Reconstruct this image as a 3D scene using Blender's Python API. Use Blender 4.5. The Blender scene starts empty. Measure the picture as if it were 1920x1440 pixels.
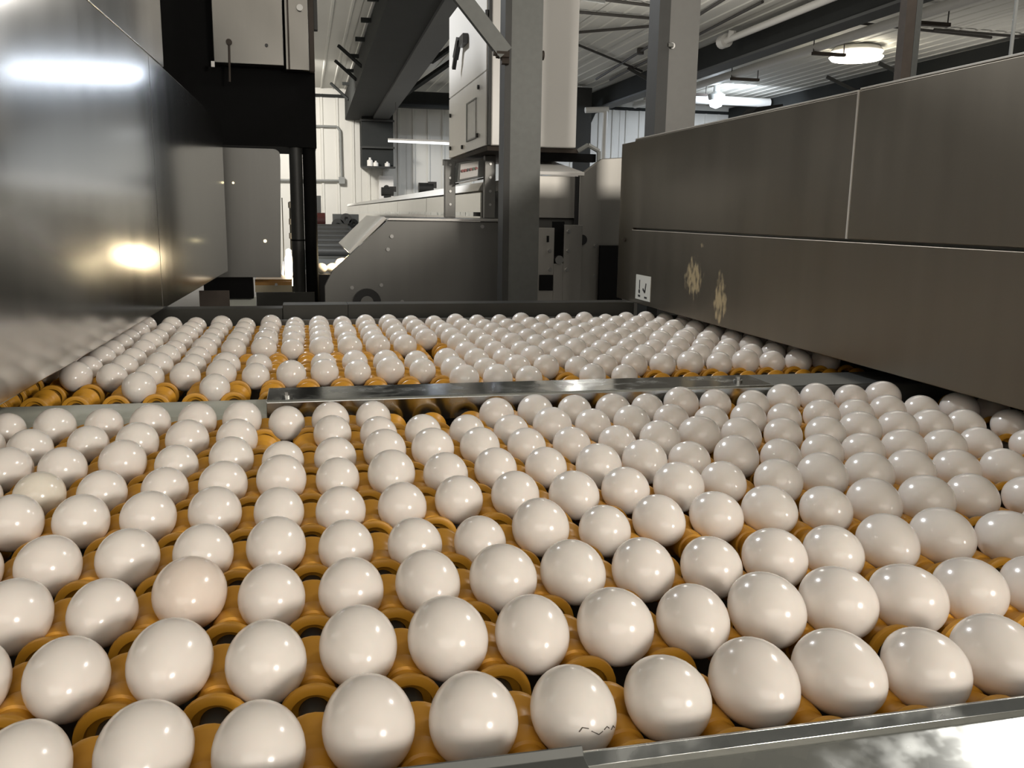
import bpy, bmesh, math, random
from mathutils import Matrix, Vector
R = math.radians
random.seed(7)
SC = bpy.context.scene
COL = SC.collection
Z0 = 1.0            # height of the egg centres above the hall floor (metres)

# ------------------------------------------------------------------ camera
CAM_LOC = (-0.02305, -0.39049, 0.24547 + Z0)
CAM_ROT = Matrix(((0.97448, 0.02773, -0.22277), (-0.22398, 0.18678, -0.95653), (0.01508, 0.98201, 0.18822)))
cam_data = bpy.data.cameras.new('camera')
cam_data.sensor_fit = 'HORIZONTAL'
cam_data.sensor_width = 36.0
cam_data.lens = 36.0 * 1659.92 / 1920.0
cam_data.clip_start = 0.01
cam_data.clip_end = 100
cam = bpy.data.objects.new('camera', cam_data)
cam.matrix_world = Matrix.Translation(CAM_LOC) @ CAM_ROT.to_4x4()
COL.objects.link(cam)
SC.camera = cam

# ------------------------------------------------------------------ view, world, lights
SC.view_settings.view_transform = 'Standard'
SC.view_settings.look = 'None'
SC.view_settings.gamma = 1.0
SC.view_settings.exposure = 0.0
SC.view_settings.use_curve_mapping = False
w = bpy.data.worlds.new('world'); SC.world = w
w.use_nodes = True
w.node_tree.nodes['Background'].inputs[0].default_value = (1.0, 0.95, 0.88, 1)
w.node_tree.nodes['Background'].inputs[1].default_value = 0.1

def area(name, loc, target, sx, sy, power, color):
    d = bpy.data.lights.new(name, 'AREA')
    d.shape = 'ELLIPSE' if sx > 3 else 'RECTANGLE'; d.size = sx; d.size_y = sy; d.energy = power; d.color = color
    o = bpy.data.objects.new(name, d); COL.objects.link(o)
    o.location = (loc[0], loc[1], loc[2] + Z0)
    v = Vector((target[0] - loc[0], target[1] - loc[1], target[2] - loc[2]))
    o.rotation_euler = v.to_track_quat('-Z', 'Y').to_euler()
    return o
WARM = (1.0, 0.92, 0.82)
NEUT = (1.0, 0.95, 0.88)
COOL = (0.80, 0.88, 1.0)
area('floodlight', (1.95, -2.9, 1.15), (0.1, 0.4, 0), 0.5, 0.4, 76, WARM)          # behind and right of the photographer
area('batten_back', (3.6, 16.1, 2.45), (3.6, 15.6, 0), 2.8, 0.12, 38, COOL)            # hidden by the white cabinet, mirrored in the left hood
area('highbay_a', (2.85, 1.5, 2.45), (2.3, 1.3, 0), 0.28, 0.28, 32, NEUT)              # its reflection whitens the end of the front rail
area('cabinet_fill', (-1.2, 4.3, 2.45), (-0.9, 4.0, 0), 0.5, 0.3, 150, (0.95, 0.97, 1.0))  # unseen, added to brighten the cabinet's left face and the sloping lid
area('highbay_c', (3.0, 10.0, 2.5), (3.0, 10.0, 0), 0.5, 0.5, 90, NEUT)
area('back_wall_fill', (-0.6, 14.5, 2.5), (-0.6, 17.0, 0), 0.6, 0.6, 210, NEUT)  # unseen fill added close to the back wall to brighten it
area('front_fill', (-0.9, -3.3, 2.0), (0.0, 0.3, 0), 4.4, 3.2, 78, WARM)  # unseen oversized soft fill added behind the camera to brighten the eggs
area('highbay_f', (5.5, 3.5, 2.45), (5.5, 3.5, 0), 0.5, 0.5, 50, NEUT)
area('back_wall_fill_cool', (7.6, 14.6, 2.3), (7.6, 17.0, 0), 0.5, 0.5, 90, COOL)  # cool fill added beside the bluish lamp to brighten the back wall
area('ceiling_fill_a', (3.3, 8.5, 1.2), (3.3, 8.5, 3), 0.5, 0.5, 20, NEUT)              # this and the next two: unseen fill added to brighten the ceiling
area('ceiling_fill_b', (8.5, 9.5, 0.6), (8.5, 10.5, 3), 0.5, 0.5, 14, NEUT)
area('ceiling_fill_c', (-3.0, 9.5, 0.9), (-2.2, 9.5, 3), 0.5, 0.5, 45, NEUT)

# ------------------------------------------------------------------ materials
def nmat(name):
    m = bpy.data.materials.new(name); m.use_nodes = True
    nt = m.node_tree
    return m, nt, nt.nodes['Principled BSDF']
def N(nt, kind, **k):
    n = nt.nodes.new(kind)
    for a, b in k.items(): setattr(n, a, b)
    return n
def mix(nt, fac, a, b):
    n = nt.nodes.new('ShaderNodeMix'); n.data_type = 'RGBA'
    if hasattr(fac, 'links') or hasattr(fac, 'is_linked'): nt.links.new(fac, n.inputs[0])
    else: n.inputs[0].default_value = fac
    for s, v in ((6, a), (7, b)):
        if hasattr(v, 'is_linked'): nt.links.new(v, n.inputs[s])
        else: n.inputs[s].default_value = (*v, 1)
    return n.outputs[2]
def ramp(nt, val, p0, p1):
    n = nt.nodes.new('ShaderNodeMapRange'); n.inputs[1].default_value = p0; n.inputs[2].default_value = p1
    nt.links.new(val, n.inputs[0]); return n.outputs[0]
def noise(nt, scale, detail=3, vec=None, stretch=None):
    n = nt.nodes.new('ShaderNodeTexNoise'); n.inputs['Scale'].default_value = scale; n.inputs['Detail'].default_value = detail
    tc = nt.nodes.new('ShaderNodeTexCoord'); src = tc.outputs['Object']
    if stretch:
        mp = nt.nodes.new('ShaderNodeMapping'); mp.inputs['Scale'].default_value = stretch
        nt.links.new(src, mp.inputs[0]); src = mp.outputs[0]
    nt.links.new(src, n.inputs['Vector']); return n.outputs['Fac']
def plain(name, col, rough=0.5, metal=0.0, var=0.06, spec=0.5, scale=25, bump=0.0):
    m, nt, p = nmat(name)
    f = noise(nt, scale, 4)
    a = tuple(max(0, c * (1 - var)) for c in col); b = tuple(min(1, c * (1 + var)) for c in col)
    nt.links.new(mix(nt, f, a, b), p.inputs['Base Color'])
    p.inputs['Roughness'].default_value = rough; p.inputs['Metallic'].default_value = metal
    p.inputs['Specular IOR Level'].default_value = spec
    if bump:
        bn = N(nt, 'ShaderNodeBump'); bn.inputs['Strength'].default_value = bump; bn.inputs['Distance'].default_value = 0.002
        nt.links.new(f, bn.inputs['Height']); nt.links.new(bn.outputs[0], p.inputs['Normal'])
    return m
def emit(name, col, strength):
    m, nt, p = nmat(name)
    p.inputs['Base Color'].default_value = (*col, 1)
    p.inputs['Emission Color'].default_value = (*col, 1); p.inputs['Emission Strength'].default_value = strength
    return m
def stainless(name, col, rough=0.3, stretch=(6, 6, 0.6), smear=0.12, scratch=0.02, aniso=0, rot=0):
    """brushed sheet: long streaks in roughness and a very fine brushed bump"""
    m, nt, p = nmat(name)
    f1 = noise(nt, 3.0, 4, stretch=stretch)
    f2 = noise(nt, 160, 2, stretch=(1, 1, 0.03))
    nt.links.new(mix(nt, f1, tuple(c * 0.86 for c in col), tuple(min(1, c * 1.1) for c in col)), p.inputs['Base Color'])
    p.inputs['Metallic'].default_value = 1.0
    if aniso:
        p.inputs['Anisotropic'].default_value = aniso
        p.inputs['Anisotropic Rotation'].default_value = rot
        tg = N(nt, 'ShaderNodeTangent', direction_type='RADIAL', axis='Z'); nt.links.new(tg.outputs[0], p.inputs['Tangent'])
    n = N(nt, 'ShaderNodeMapRange'); n.inputs[3].default_value = rough - smear / 2; n.inputs[4].default_value = rough + smear / 2
    nt.links.new(f1, n.inputs[0]); nt.links.new(n.outputs[0], p.inputs['Roughness'])
    bn = N(nt, 'ShaderNodeBump'); bn.inputs['Strength'].default_value = scratch; bn.inputs['Distance'].default_value = 0.001
    nt.links.new(f2, bn.inputs['Height']); nt.links.new(bn.outputs[0], p.inputs['Normal'])
    return m
def galvanised(name, dark, light, rough=0.35, scale=45, rv=0.02):
    """zinc coated sheet: faint spangle, dull oxide clouds"""
    m, nt, p = nmat(name)
    tc = N(nt, 'ShaderNodeTexCoord')
    v = N(nt, 'ShaderNodeTexVoronoi'); v.inputs['Scale'].default_value = scale
    nt.links.new(tc.outputs['Object'], v.inputs['Vector'])
    s = N(nt, 'ShaderNodeSeparateColor'); nt.links.new(v.outputs['Color'], s.inputs[0])
    cl = ramp(nt, noise(nt, 28, 6), 0.50, 0.66)
    a = mix(nt, s.outputs[0], dark, light)
    nt.links.new(mix(nt, cl, a, tuple(c * 0.80 for c in light)), p.inputs['Base Color'])
    n = N(nt, 'ShaderNodeMapRange'); n.inputs[3].default_value = rough - rv; n.inputs[4].default_value = rough + 0.16
    nt.links.new(cl, n.inputs[0]); nt.links.new(n.outputs[0], p.inputs['Roughness'])
    p.inputs['Metallic'].default_value = 1.0
    return m

def egg_mat(name, c0, c1):
    m, nt, p = nmat(name)
    oi = N(nt, 'ShaderNodeObjectInfo')
    base = mix(nt, oi.outputs['Random'], c0, c1)
    f = noise(nt, 260, 3)
    nt.links.new(mix(nt, ramp(nt, f, 0.3, 0.8), base, tuple(c * 0.97 for c in c0)), p.inputs['Base Color'])
    p.inputs['Roughness'].default_value = 0.2
    p.inputs['Specular IOR Level'].default_value = 0.55
    p.inputs['Subsurface Weight'].default_value = 0.12
    p.inputs['Subsurface Radius'].default_value = (0.006, 0.003, 0.002)
    p.inputs['Subsurface Scale'].default_value = 0.5
    bn = N(nt, 'ShaderNodeBump'); bn.inputs['Strength'].default_value = 0.04; bn.inputs['Distance'].default_value = 0.0004
    f2 = noise(nt, 600, 3)
    nt.links.new(f2, bn.inputs['Height']); nt.links.new(bn.outputs[0], p.inputs['Normal'])
    return m
M_EGG = egg_mat('eggshell', (0.83, 0.785, 0.735), (0.82, 0.76, 0.71))
M_EGG_PEACH = egg_mat('eggshell_peach', (0.83, 0.725, 0.64), (0.83, 0.725, 0.64))
M_EGG_CREAM = egg_mat('eggshell_cream', (0.81, 0.755, 0.655), (0.81, 0.755, 0.655))
M_YEL = plain('yellow_nylon', (0.62, 0.305, 0.028), 0.40, 0, 0.12, scale=40)
M_SHAFT = plain('grey_shaft', (0.10, 0.105, 0.10), 0.45, 0.6, 0.2)
M_BED = plain('chain_bed', (0.018, 0.014, 0.010), 0.8, 0, 0.3)
M_HOODL = stainless('brushed_stainless', (0.62, 0.62, 0.61), 0.145, smear=0.05, scratch=0.006, aniso=0.7, rot=0.25)
M_HOODR = stainless('dull_stainless', (0.225, 0.200, 0.160), 0.40, smear=0.08)
M_SHEET = stainless('stainless_sheet', (0.50, 0.49, 0.47), 0.34)
M_SHEETD = stainless('dark_stainless', (0.17, 0.17, 0.162), 0.42)
M_SHEETM = stainless('aged_stainless', (0.20, 0.195, 0.18), 0.33)
M_SHEETN = stainless('end_housing_stainless', (0.37, 0.36, 0.335), 0.4)
M_CREAM = plain('lamplit_tray_lip', (0.62, 0.55, 0.38), 0.4)  # cream stands in for candling light on the amber tray's lower lip
M_TUNNEL = stainless('polished_stainless', (0.60, 0.59, 0.56), 0.18, stretch=(3, 3, 1))
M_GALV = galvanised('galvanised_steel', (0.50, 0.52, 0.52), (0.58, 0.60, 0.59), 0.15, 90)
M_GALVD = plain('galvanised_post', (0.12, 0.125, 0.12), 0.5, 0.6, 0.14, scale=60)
M_GALVL = plain('galvanised_bright', (0.155, 0.155, 0.148), 0.5, 0.5, 0.06, scale=60)
M_EDGE = plain('edge_highlight', (0.62, 0.60, 0.55), 0.4, 0.2, 0.05)  # pale colour paints the highlight along the right hood's top edge and seam
M_CHAN = plain('pale_channel', (0.60, 0.625, 0.56), 0.35, 0.1, 0.06)
M_RAILD = plain('dark_rail', (0.045, 0.045, 0.04), 0.42, 0.6, 0.25, scale=12)
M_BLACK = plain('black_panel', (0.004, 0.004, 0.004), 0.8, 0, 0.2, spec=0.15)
M_BLKPL = plain('black_plastic', (0.012, 0.012, 0.012), 0.35, 0, 0.2)
M_DSTEEL = plain('dark_painted_steel', (0.035, 0.036, 0.034), 0.5, 0.2, 0.2)
M_BEAM = plain('grey_primed_steel', (0.027, 0.029, 0.028), 0.75, 0, 0.18, scale=3, spec=0.2)
M_BEAML = plain('grey_flange', (0.065, 0.068, 0.066), 0.6, 0, 0.1, scale=3)
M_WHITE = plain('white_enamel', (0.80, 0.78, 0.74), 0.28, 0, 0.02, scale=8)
M_WALL = plain('white_cladding', (0.74, 0.73, 0.68), 0.5, 0, 0.05, scale=1.2)
M_CEIL = plain('ceiling_cladding', (0.72, 0.71, 0.65), 0.55, 0, 0.05, scale=1.0)
M_FLOOR = plain('concrete', (0.16, 0.155, 0.15), 0.6, 0, 0.25, scale=2.0)
M_PIPE = plain('white_pipe', (0.75, 0.74, 0.70), 0.4, 0, 0.04)
M_CABLE = plain('dark_cable', (0.06, 0.055, 0.05), 0.6, 0, 0.1)
M_BOLT = plain('zinc_bolt', (0.35, 0.35, 0.34), 0.35, 1.0, 0.1)
M_RUST = plain('rusty_steel', (0.065, 0.052, 0.042), 0.7, 0.3, 0.3)
M_RED = plain('red_button', (0.35, 0.02, 0.015), 0.35)
M_MAROON = plain('maroon_motor', (0.12, 0.03, 0.025), 0.5)
M_GREEN = plain('green_button', (0.02, 0.10, 0.03), 0.35)
M_GREY = plain('grey_plastic', (0.28, 0.29, 0.28), 0.5)
M_GLASS = plain('grey_window_panel', (0.30, 0.30, 0.28), 0.25, 0.0)
M_GOLD = plain('amber_tray', (0.50, 0.26, 0.07), 0.35, 0.2, 0.25, scale=30)
M_LABEL = plain('label_stock', (0.55, 0.55, 0.50), 0.6, 0, 0.04)
M_INK = plain('label_ink', (0.015, 0.015, 0.015), 0.6)
M_CRACK = plain('crack_line', (0.09, 0.075, 0.06), 0.7)
M_LAMP_WARM = emit('lamp_warm', (1.0, 0.93, 0.78), 14)
M_LAMP_COOL = emit('lamp_cool', (0.78, 0.88, 1.0), 30)
M_TUBE = emit('lamp_tube', (0.95, 0.98, 1.0), 1.5)
M_CANDLE = emit('candling_lamp', (1.0, 0.86, 0.62), 9)
M_HOLE_GLOW = emit('hole_glow_disc', (1.0, 0.85, 0.5), 2.2)  # glowing discs stand in for lamp light through the guard panel's holes

# right hood lower panel carries dried egg residue (a real stain, fixed to the sheet)
def stained():
    m = M_HOODR.copy(); m.name = 'dull_stainless_with_egg_residue'
    nt = m.node_tree; p = nt.nodes['Principled BSDF']
    old = p.inputs['Base Color'].links[0].from_socket
    tc = N(nt, 'ShaderNodeTexCoord'); sx = N(nt, 'ShaderNodeSeparateXYZ'); nt.links.new(tc.outputs['Object'], sx.inputs[0])
    def math_(op, a, b=None):
        n = N(nt, 'ShaderNodeMath', operation=op)
        for i, v in enumerate((a, b)):
            if v is None: continue
            if hasattr(v, 'is_linked'): nt.links.new(v, n.inputs[i])
            else: n.inputs[i].default_value = v
        return n.outputs[0]
    def blob(y, z, sy, sz):
        a = math_('DIVIDE', math_('SUBTRACT', sx.outputs[1], y), sy); b = math_('DIVIDE', math_('SUBTRACT', sx.outputs[2], z), sz)
        d = math_('ADD', math_('MULTIPLY', a, a), math_('MULTIPLY', b, b))
        return math_('MAXIMUM', math_('SUBTRACT', 1.0, d), 0.0)
    g1 = blob(0.563, 1.118, 0.060, 0.062); g2 = blob(0.432, 1.085, 0.046, 0.075); g3 = blob(0.525, 1.188, 0.012, 0.010)
    nz = noise(nt, 95, 5, stretch=(1, 1, 0.55))
    g = math_('ADD', math_('MAXIMUM', g1, g2), g3)
    f = math_('MULTIPLY', math_('SUBTRACT', math_('ADD', nz, math_('MULTIPLY', g, 0.55)), 0.80), 3.2)
    f = math_('MULTIPLY', math_('MINIMUM', math_('MAXIMUM', f, 0.0), 0.75), math_('GREATER_THAN', g, 0.001))
    nt.links.new(mix(nt, f, old, (0.60, 0.48, 0.27)), p.inputs['Base Color'])
    mm = math_('SUBTRACT', 1.0, math_('MULTIPLY', f, 0.9)); nt.links.new(mm, p.inputs['Metallic'])
    return m
M_HOODRS = stained()

# ------------------------------------------------------------------ mesh builder
ORG = {}
class MB:
    def __init__(s): s.v = []; s.f = []
    def add(s, vs, fs):
        o = len(s.v); s.v += [tuple(v) for v in vs]; s.f += [tuple(i + o for i in f) for f in fs]; return s
    def box(s, x0, x1, y0, y1, z0, z1):
        vs = [(x, y, z) for x in (x0, x1) for y in (y0, y1) for z in (z0, z1)]
        return s.add(vs, [(0, 1, 3, 2), (4, 6, 7, 5), (0, 4, 5, 1), (2, 3, 7, 6), (0, 2, 6, 4), (1, 5, 7, 3)])
    def prism(s, pts, axis, a0, a1):
        """pts: outline in the other two axes, in order (x,y,z minus axis)"""
        def mk(p, a):
            return {'x': (a, p[0], p[1]), 'y': (p[0], a, p[1]), 'z': (p[0], p[1], a)}[axis]
        n = len(pts); vs = [mk(p, a0) for p in pts] + [mk(p, a1) for p in pts]
        fs = [tuple(range(n))[::-1], tuple(range(n, 2 * n))] + [(i, (i + 1) % n, n + (i + 1) % n, n + i) for i in range(n)]
        return s.add(vs, fs)
    def cyl(s, p0, p1, r, n=16, r1=None):
        p0, p1 = Vector(p0), Vector(p1); d = (p1 - p0).normalized()
        a = d.orthogonal().normalized(); b = d.cross(a); r1 = r if r1 is None else r1
        vs = [p0 + (a * math.cos(2 * math.pi * i / n) + b * math.sin(2 * math.pi * i / n)) * r for i in range(n)]
        vs += [p1 + (a * math.cos(2 * math.pi * i / n) + b * math.sin(2 * math.pi * i / n)) * r1 for i in range(n)]
        return s.add(vs, [tuple(range(n))[::-1], tuple(range(n, 2 * n))] + [(i, (i + 1) % n, n + (i + 1) % n, n + i) for i in range(n)])
    def bar(s, p0, p1, wx, wz, up=(0, 0, 1)):
        p0, p1 = Vector(p0), Vector(p1); d = (p1 - p0).normalized()
        a = d.cross(Vector(up)).normalized(); b = a.cross(d)
        vs = [p + a * (i * wx / 2) + b * (j * wz / 2) for p in (p0, p1) for i, j in ((-1, -1), (1, -1), (1, 1), (-1, 1))]
        return s.add(vs, [(3, 2, 1, 0), (4, 5, 6, 7), (0, 1, 5, 4), (1, 2, 6, 5), (2, 3, 7, 6), (3, 0, 4, 7)])
    def tube(s, pts, r, n=8):
        for a, b in zip(pts, pts[1:]): s.cyl(a, b, r, n)
        return s
    def lathe(s, prof, axis_pt, axis='y', n=28, closed=False):
        ax = Vector(axis_pt); m = len(prof); vs = []
        for a, r in prof:
            for i in range(n):
                c, q = math.cos(2 * math.pi * i / n) * r, math.sin(2 * math.pi * i / n) * r
                vs.append(ax + Vector({'y': (c, a, q), 'x': (a, c, q), 'z': (c, q, a)}[axis]))
        fs = []
        for k in range(m if closed else m - 1):
            k2 = (k + 1) % m
            fs += [(k * n + i, k * n + (i + 1) % n, k2 * n + (i + 1) % n, k2 * n + i) for i in range(n)]
        return s.add(vs, fs)
    def ring(s, c, axis, r0, r1, h, n=28):
        return s.lathe([(-h / 2, r0), (-h / 2, r1), (h / 2, r1), (h / 2, r0)], c, axis, n, True)
    def mesh(s, name, mat, org=(0, 0, 0), angle=35):
        me = bpy.data.meshes.new(name)
        me.from_pydata([(v[0] - org[0], v[1] - org[1], v[2] - org[2]) for v in s.v], [], s.f)
        bm = bmesh.new(); bm.from_mesh(me); bmesh.ops.recalc_face_normals(bm, faces=bm.faces); bm.to_mesh(me); bm.free()
        if mat: me.materials.append(mat)
        if angle:
            me.polygons.foreach_set('use_smooth', [True] * len(me.polygons)); me.set_sharp_from_angle(angle=R(angle))
        return me
    def build(s, name, mat, parent=None, bevel=0, angle=35):
        if parent is not None: org = ORG[parent.name]
        else:
            org = (sum(v[0] for v in s.v) / len(s.v), sum(v[1] for v in s.v) / len(s.v), min(v[2] for v in s.v))
        o = bpy.data.objects.new(name, s.mesh(name, mat, org, angle)); COL.objects.link(o)
        ORG[o.name] = org
        if parent is not None: o.parent = parent
        else: o.location = (org[0], org[1], org[2] + Z0)
        if bevel:
            b = o.modifiers.new('bevel', 'BEVEL'); b.width = bevel; b.segments = 2; b.limit_method = 'ANGLE'; b.angle_limit = R(15); b.harden_normals = True
        return o
def tag(o, label, cat, group=None, kind=None):
    if label: o['label'] = label
    if cat: o['category'] = cat
    if group: o['group'] = group
    if kind: o['kind'] = kind
    return o
def thing(name, label, cat, loc=(0, 0, 0), group=None):
    o = bpy.data.objects.new(name, None); o.empty_display_size = 0.05; COL.objects.link(o)
    o.location = (loc[0], loc[1], loc[2] + Z0); ORG[o.name] = loc
    return tag(o, label, cat, group)
def box(name, mat, dims, parent=None, bevel=0): return MB().box(*dims).build(name, mat, parent, bevel)
def struct(o): o['kind'] = 'structure'; return o
def part_label(o, l): o['label'] = l; return o

# ------------------------------------------------------------------ the hall
XW0, XW1, YW0, YW1, ZC, ZF = -7.0, 15.0, -6.0, 18.0, 2.62, -1.0
struct(box('floor', M_FLOOR, (XW0 - 0.2, XW1 + 0.2, YW0 - 0.2, YW1 + 0.2, ZF - 0.1, ZF)))
wb = struct(box('wall_back', M_WALL, (XW0, XW1, YW1, YW1 + 0.12, ZF, ZC)))
struct(box('wall_left', M_WALL, (XW0 - 0.12, XW0, YW0, YW1, ZF, ZC)))
struct(box('wall_right', M_WALL, (XW1, XW1 + 0.12, YW0, YW1, ZF, ZC)))
struct(box('wall_front', M_WALL, (XW0, XW1, YW0 - 0.12, YW0, ZF, ZC)))
ce = struct(box('ceiling', M_CEIL, (XW0, XW1, YW0, YW1, ZC, ZC + 0.1)))
def ribbed(u0, width, nrib, depth, rib=0.035):
    """outline of one cladding sheet across its width: flat pans with raised ribs"""
    pts = []
    p = width / nrib
    for i in range(nrib):
        a = u0 + i * p
        pts += [(a + 0.004, 0.0), (a + p * 0.5 - rib, 0.0), (a + p * 0.5 - rib * 0.55, depth), (a + p * 0.5 + rib * 0.55, depth), (a + p * 0.5 + rib, 0.0)]
    pts.append((u0 + width - 0.004, 0.0))
    return pts
x = -1.6
while x < 14.6:                                      # the stretch of cladding in view
    pr = ribbed(x, 0.9, 3, 0.03)
    m = MB()
    top = [(a, YW1 - 0.012 - d, ZC - 0.12) for a, d in pr]; bot = [(a, YW1 - 0.012 - d, ZF) for a, d in pr]
    n = len(pr); m.add(top + bot, [(i, i + 1, n + i + 1, n + i) for i in range(n - 1)])
    m.build('wall_panel', M_WALL, wb, angle=0)
    x += 0.9
x = -2.0
while x < 14.8:
    pr = ribbed(x, 0.9, 4, 0.012, 0.022)
    n = len(pr); m = MB()
    m.add([(a, 3.0, ZC - 0.012 - d) for a, d in pr] + [(a, YW1 - 0.02, ZC - 0.012 - d) for a, d in pr], [(i, i + 1, n + i + 1, n + i) for i in range(n - 1)])
    m.build('ceiling_panel', M_CEIL, ce, angle=0)
    x += 0.9
struct(box('trim_1', M_BEAM, (-1.6, 14.6, YW1 - 0.05, YW1 - 0.012, ZC - 0.19, ZC - 0.13)))      # eave trim at the head of the back wall

# steel frames
b = thing('roof_beam', 'wide dark grey steel roof beam left of the white electrical cabinet', 'beam', (1.3, 17.9, -1.0))
box('column', M_BEAM, (1.08, 1.68, 17.35, 17.93, 1.12, 2.1), b)
MB().prism([(17.95, 2.02), (6.4, 2.27), (6.4, 2.5), (17.95, 2.5)], 'x', 0.80, 1.30).build('web', M_BEAM, b)
part_label(MB().prism([(17.95, 1.98), (6.4, 2.23), (6.4, 2.30), (17.95, 2.05)], 'x', 1.30, 1.60).build('flange', M_BEAML, b), 'paler grey bottom flange')
for i, y in enumerate((8.6, 9.6, 10.7, 11.9, 13.2, 14.6, 16.1)):
    box('bracket', M_BEAM, (0.68, 0.80, y, y + 0.05, 2.43, 2.48), b)
for y in (12.6, 13.9, 16.4):
    MB().bar((0.80, y, 2.22), (0.50, y + 0.25, 2.52), 0.04, 0.04).build('strut', M_BEAM, b)
for y, s in ((12.0, 1), (12.6, 1), (8.8, 1)):
    MB().bar((1.6, y + 2.6, 2.14), (2.25, y + 1.6, 2.55), 0.05, 0.05).build('strut', M_BEAM, b)
b = thing('roof_beam', 'dark steel roof beam passing behind the galvanised post with the bright face', 'beam', (5.5, 12, 2.2))
box('web', M_BEAM, (5.47, 5.53, 6.0, 17.95, 2.25, 2.58), b)
box('flange', M_BEAML, (5.38, 5.62, 6.0, 17.95, 2.22, 2.25), b)
MB().prism([(17.95, 1.45), (16.6, 2.25), (17.95, 2.25)], 'x', 5.46, 5.54).build('haunch', M_BEAM, b)
for y in (12.2, 13.4):
    MB().bar((5.47, y, 2.30), (5.05, y + 0.2, 2.56), 0.05, 0.05).build('strut', M_DSTEEL, b)
b = thing('roof_beam', 'dark grey steel roof beam just above the right hood', 'beam', (9.0, 12, 2.2))
box('web', M_BEAM, (8.96, 9.04, 6.0, 17.95, 2.05, 2.56), b)
box('flange', M_BEAML, (8.86, 9.14, 6.0, 17.95, 2.02, 2.05), b)
for y in (11.8, 13.2):
    MB().bar((8.95, y, 2.30), (8.45, y + 0.2, 2.56), 0.05, 0.05).build('strut', M_DSTEEL, b)
o = MB().box(1.68, 5.44, 16.9, 17.0, 2.24, 2.48).box(1.68, 5.44, 16.82, 17.08, 2.19, 2.24).build('cross_beam', M_BEAM)
tag(o, 'dark cross beam under the ceiling between two roof beams', 'beam')

# columns, pipes and cables at the back
o = MB().box(4.93, 5.12, 15.9, 16.1, ZF, 2.55).box(4.86, 5.19, 15.86, 15.9, ZF, 2.55).build('steel_column', M_DSTEEL)
tag(o, 'dark steel column just right of the white electrical cabinet', 'column')
p = thing('drain_pipe', 'white drain pipe elbows beside the dark steel column', 'pipe', (5.2, 15.0, -1.0))
MB().tube([(4.80, 15.0, 2.05), (5.22, 15.0, 2.08)], 0.05, 12).build('horizontal_pipe', M_PIPE, p)
MB().tube([(5.17, 15.0, 2.08), (5.14, 15.0, -1.0)], 0.045, 12).build('vertical_pipe', M_PIPE, p)
p = thing('drain_pipe', 'white pipe bend hanging left of the bright galvanised post', 'pipe', (5.95, 15.0, 2.0))
MB().tube([(5.72, 15.0, 2.46), (6.14, 15.0, 2.56)], 0.05, 12).build('upper_pipe', M_PIPE, p)
MB().tube([(5.92, 15.0, 2.50), (5.92, 15.0, 2.26), (6.15, 15.0, 2.27)], 0.05, 12).build('lower_pipe', M_PIPE, p)
def hung_pipe(label, xa, ya, yb, z, r, hangers):
    p = thing('ceiling_pipe', label, 'pipe', (xa, ya, z), 'white pipes hung under the ceiling')
    MB().cyl((xa, ya, z), (xa, yb, z), r, 14).build('pipe_run', M_PIPE, p)
    for y in hangers:
        h = box('hanger_bracket', M_RUST, (xa - 0.06, xa + 0.42, y - 0.03, y + 0.03, z - r - 0.04, z - r), p)
        for dx in (-0.05, 0.40): MB().cyl((xa + dx, y, z - r), (xa + dx, y, ZC - 0.03), 0.008, 6).build('hanger_rod', M_CABLE, h)
    return p
hung_pipe('white ceiling pipe with a valve cap on its end, upper left of the oval lamp', 5.22, 10.5, 5.0, 2.44, 0.042, (7.3,))
p = bpy.data.objects['ceiling_pipe']
MB().cyl((5.22, 10.62, 2.44), (5.22, 10.48, 2.44), 0.085, 14).cyl((5.22, 10.36, 2.44), (5.22, 10.33, 2.53), 0.05, 10).build('valve_cap', M_PIPE, p)
hung_pipe('long white ceiling pipe on trapeze hangers running just left of the oval lamp', 6.65, 17.5, 5.0, 2.48, 0.06, (13.1, 10.75, 8.75, 15.0))
o = MB().cyl((7.0, 16.0, 2.46), (8.85, 16.0, 2.45), 0.085, 14).build('cross_pipe', M_PIPE)
tag(o, 'white cross pipe under the ceiling beside the small bluish lamp', 'pipe')
cab_runs = [((2.95, 9.4, 2.57), (4.4, 9.65, 2.57), 'uppermost dark cable right of the white cabinet'), ((3.1, 10.1, 2.57), (4.6, 10.2, 2.57), 'second dark cable from the top right of the white cabinet'),
            ((3.4, 11.3, 2.57), (4.7, 10.2, 2.57), 'dark cable rising to the right beside the white cabinet'), ((3.7, 12.0, 2.57), (5.4, 13.9, 2.57), 'dark cable falling to the right beside the white cabinet'),
            ((4.95, 14.9, 2.56), (4.45, 9.0, 2.56), 'dark cable run with a junction knob, left of the bright post'), ((5.2, 14.9, 2.56), (4.9, 9.0, 2.56), 'dark cable along the roof beam left of the bright post'),
            ((2.2, 11.9, 2.57), (3.0, 11.7, 2.57), 'thin cable on the ceiling left of the white cabinet'), ((2.0, 13.0, 2.57), (3.2, 12.8, 2.57), 'lower thin cable on the ceiling left of the white cabinet'),
            ((6.2, 9.6, 2.56), (8.6, 9.9, 2.56), 'thin dark cable crossing above the oval ceiling lamp'), ((7.6, 9.7, 2.56), (9.0, 9.75, 2.56), 'thin dark cable on the ceiling right of the oval lamp'),
            ((0.2, 8.6, 2.56), (2.9, 8.4, 2.3), 'pale thin conduit crossing the top of the wide roof beam')]
for a, b_, l in cab_runs:
    m = MB().cyl(a, b_, 0.018, 8)
    if 'knob' in l: m.cyl((4.72, 12.2, 2.52), (4.72, 12.2, 2.60), 0.05, 10)
    tag(m.build('ceiling_cable', M_CABLE if 'pale' not in l else M_GREY), l, 'cable')

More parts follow.
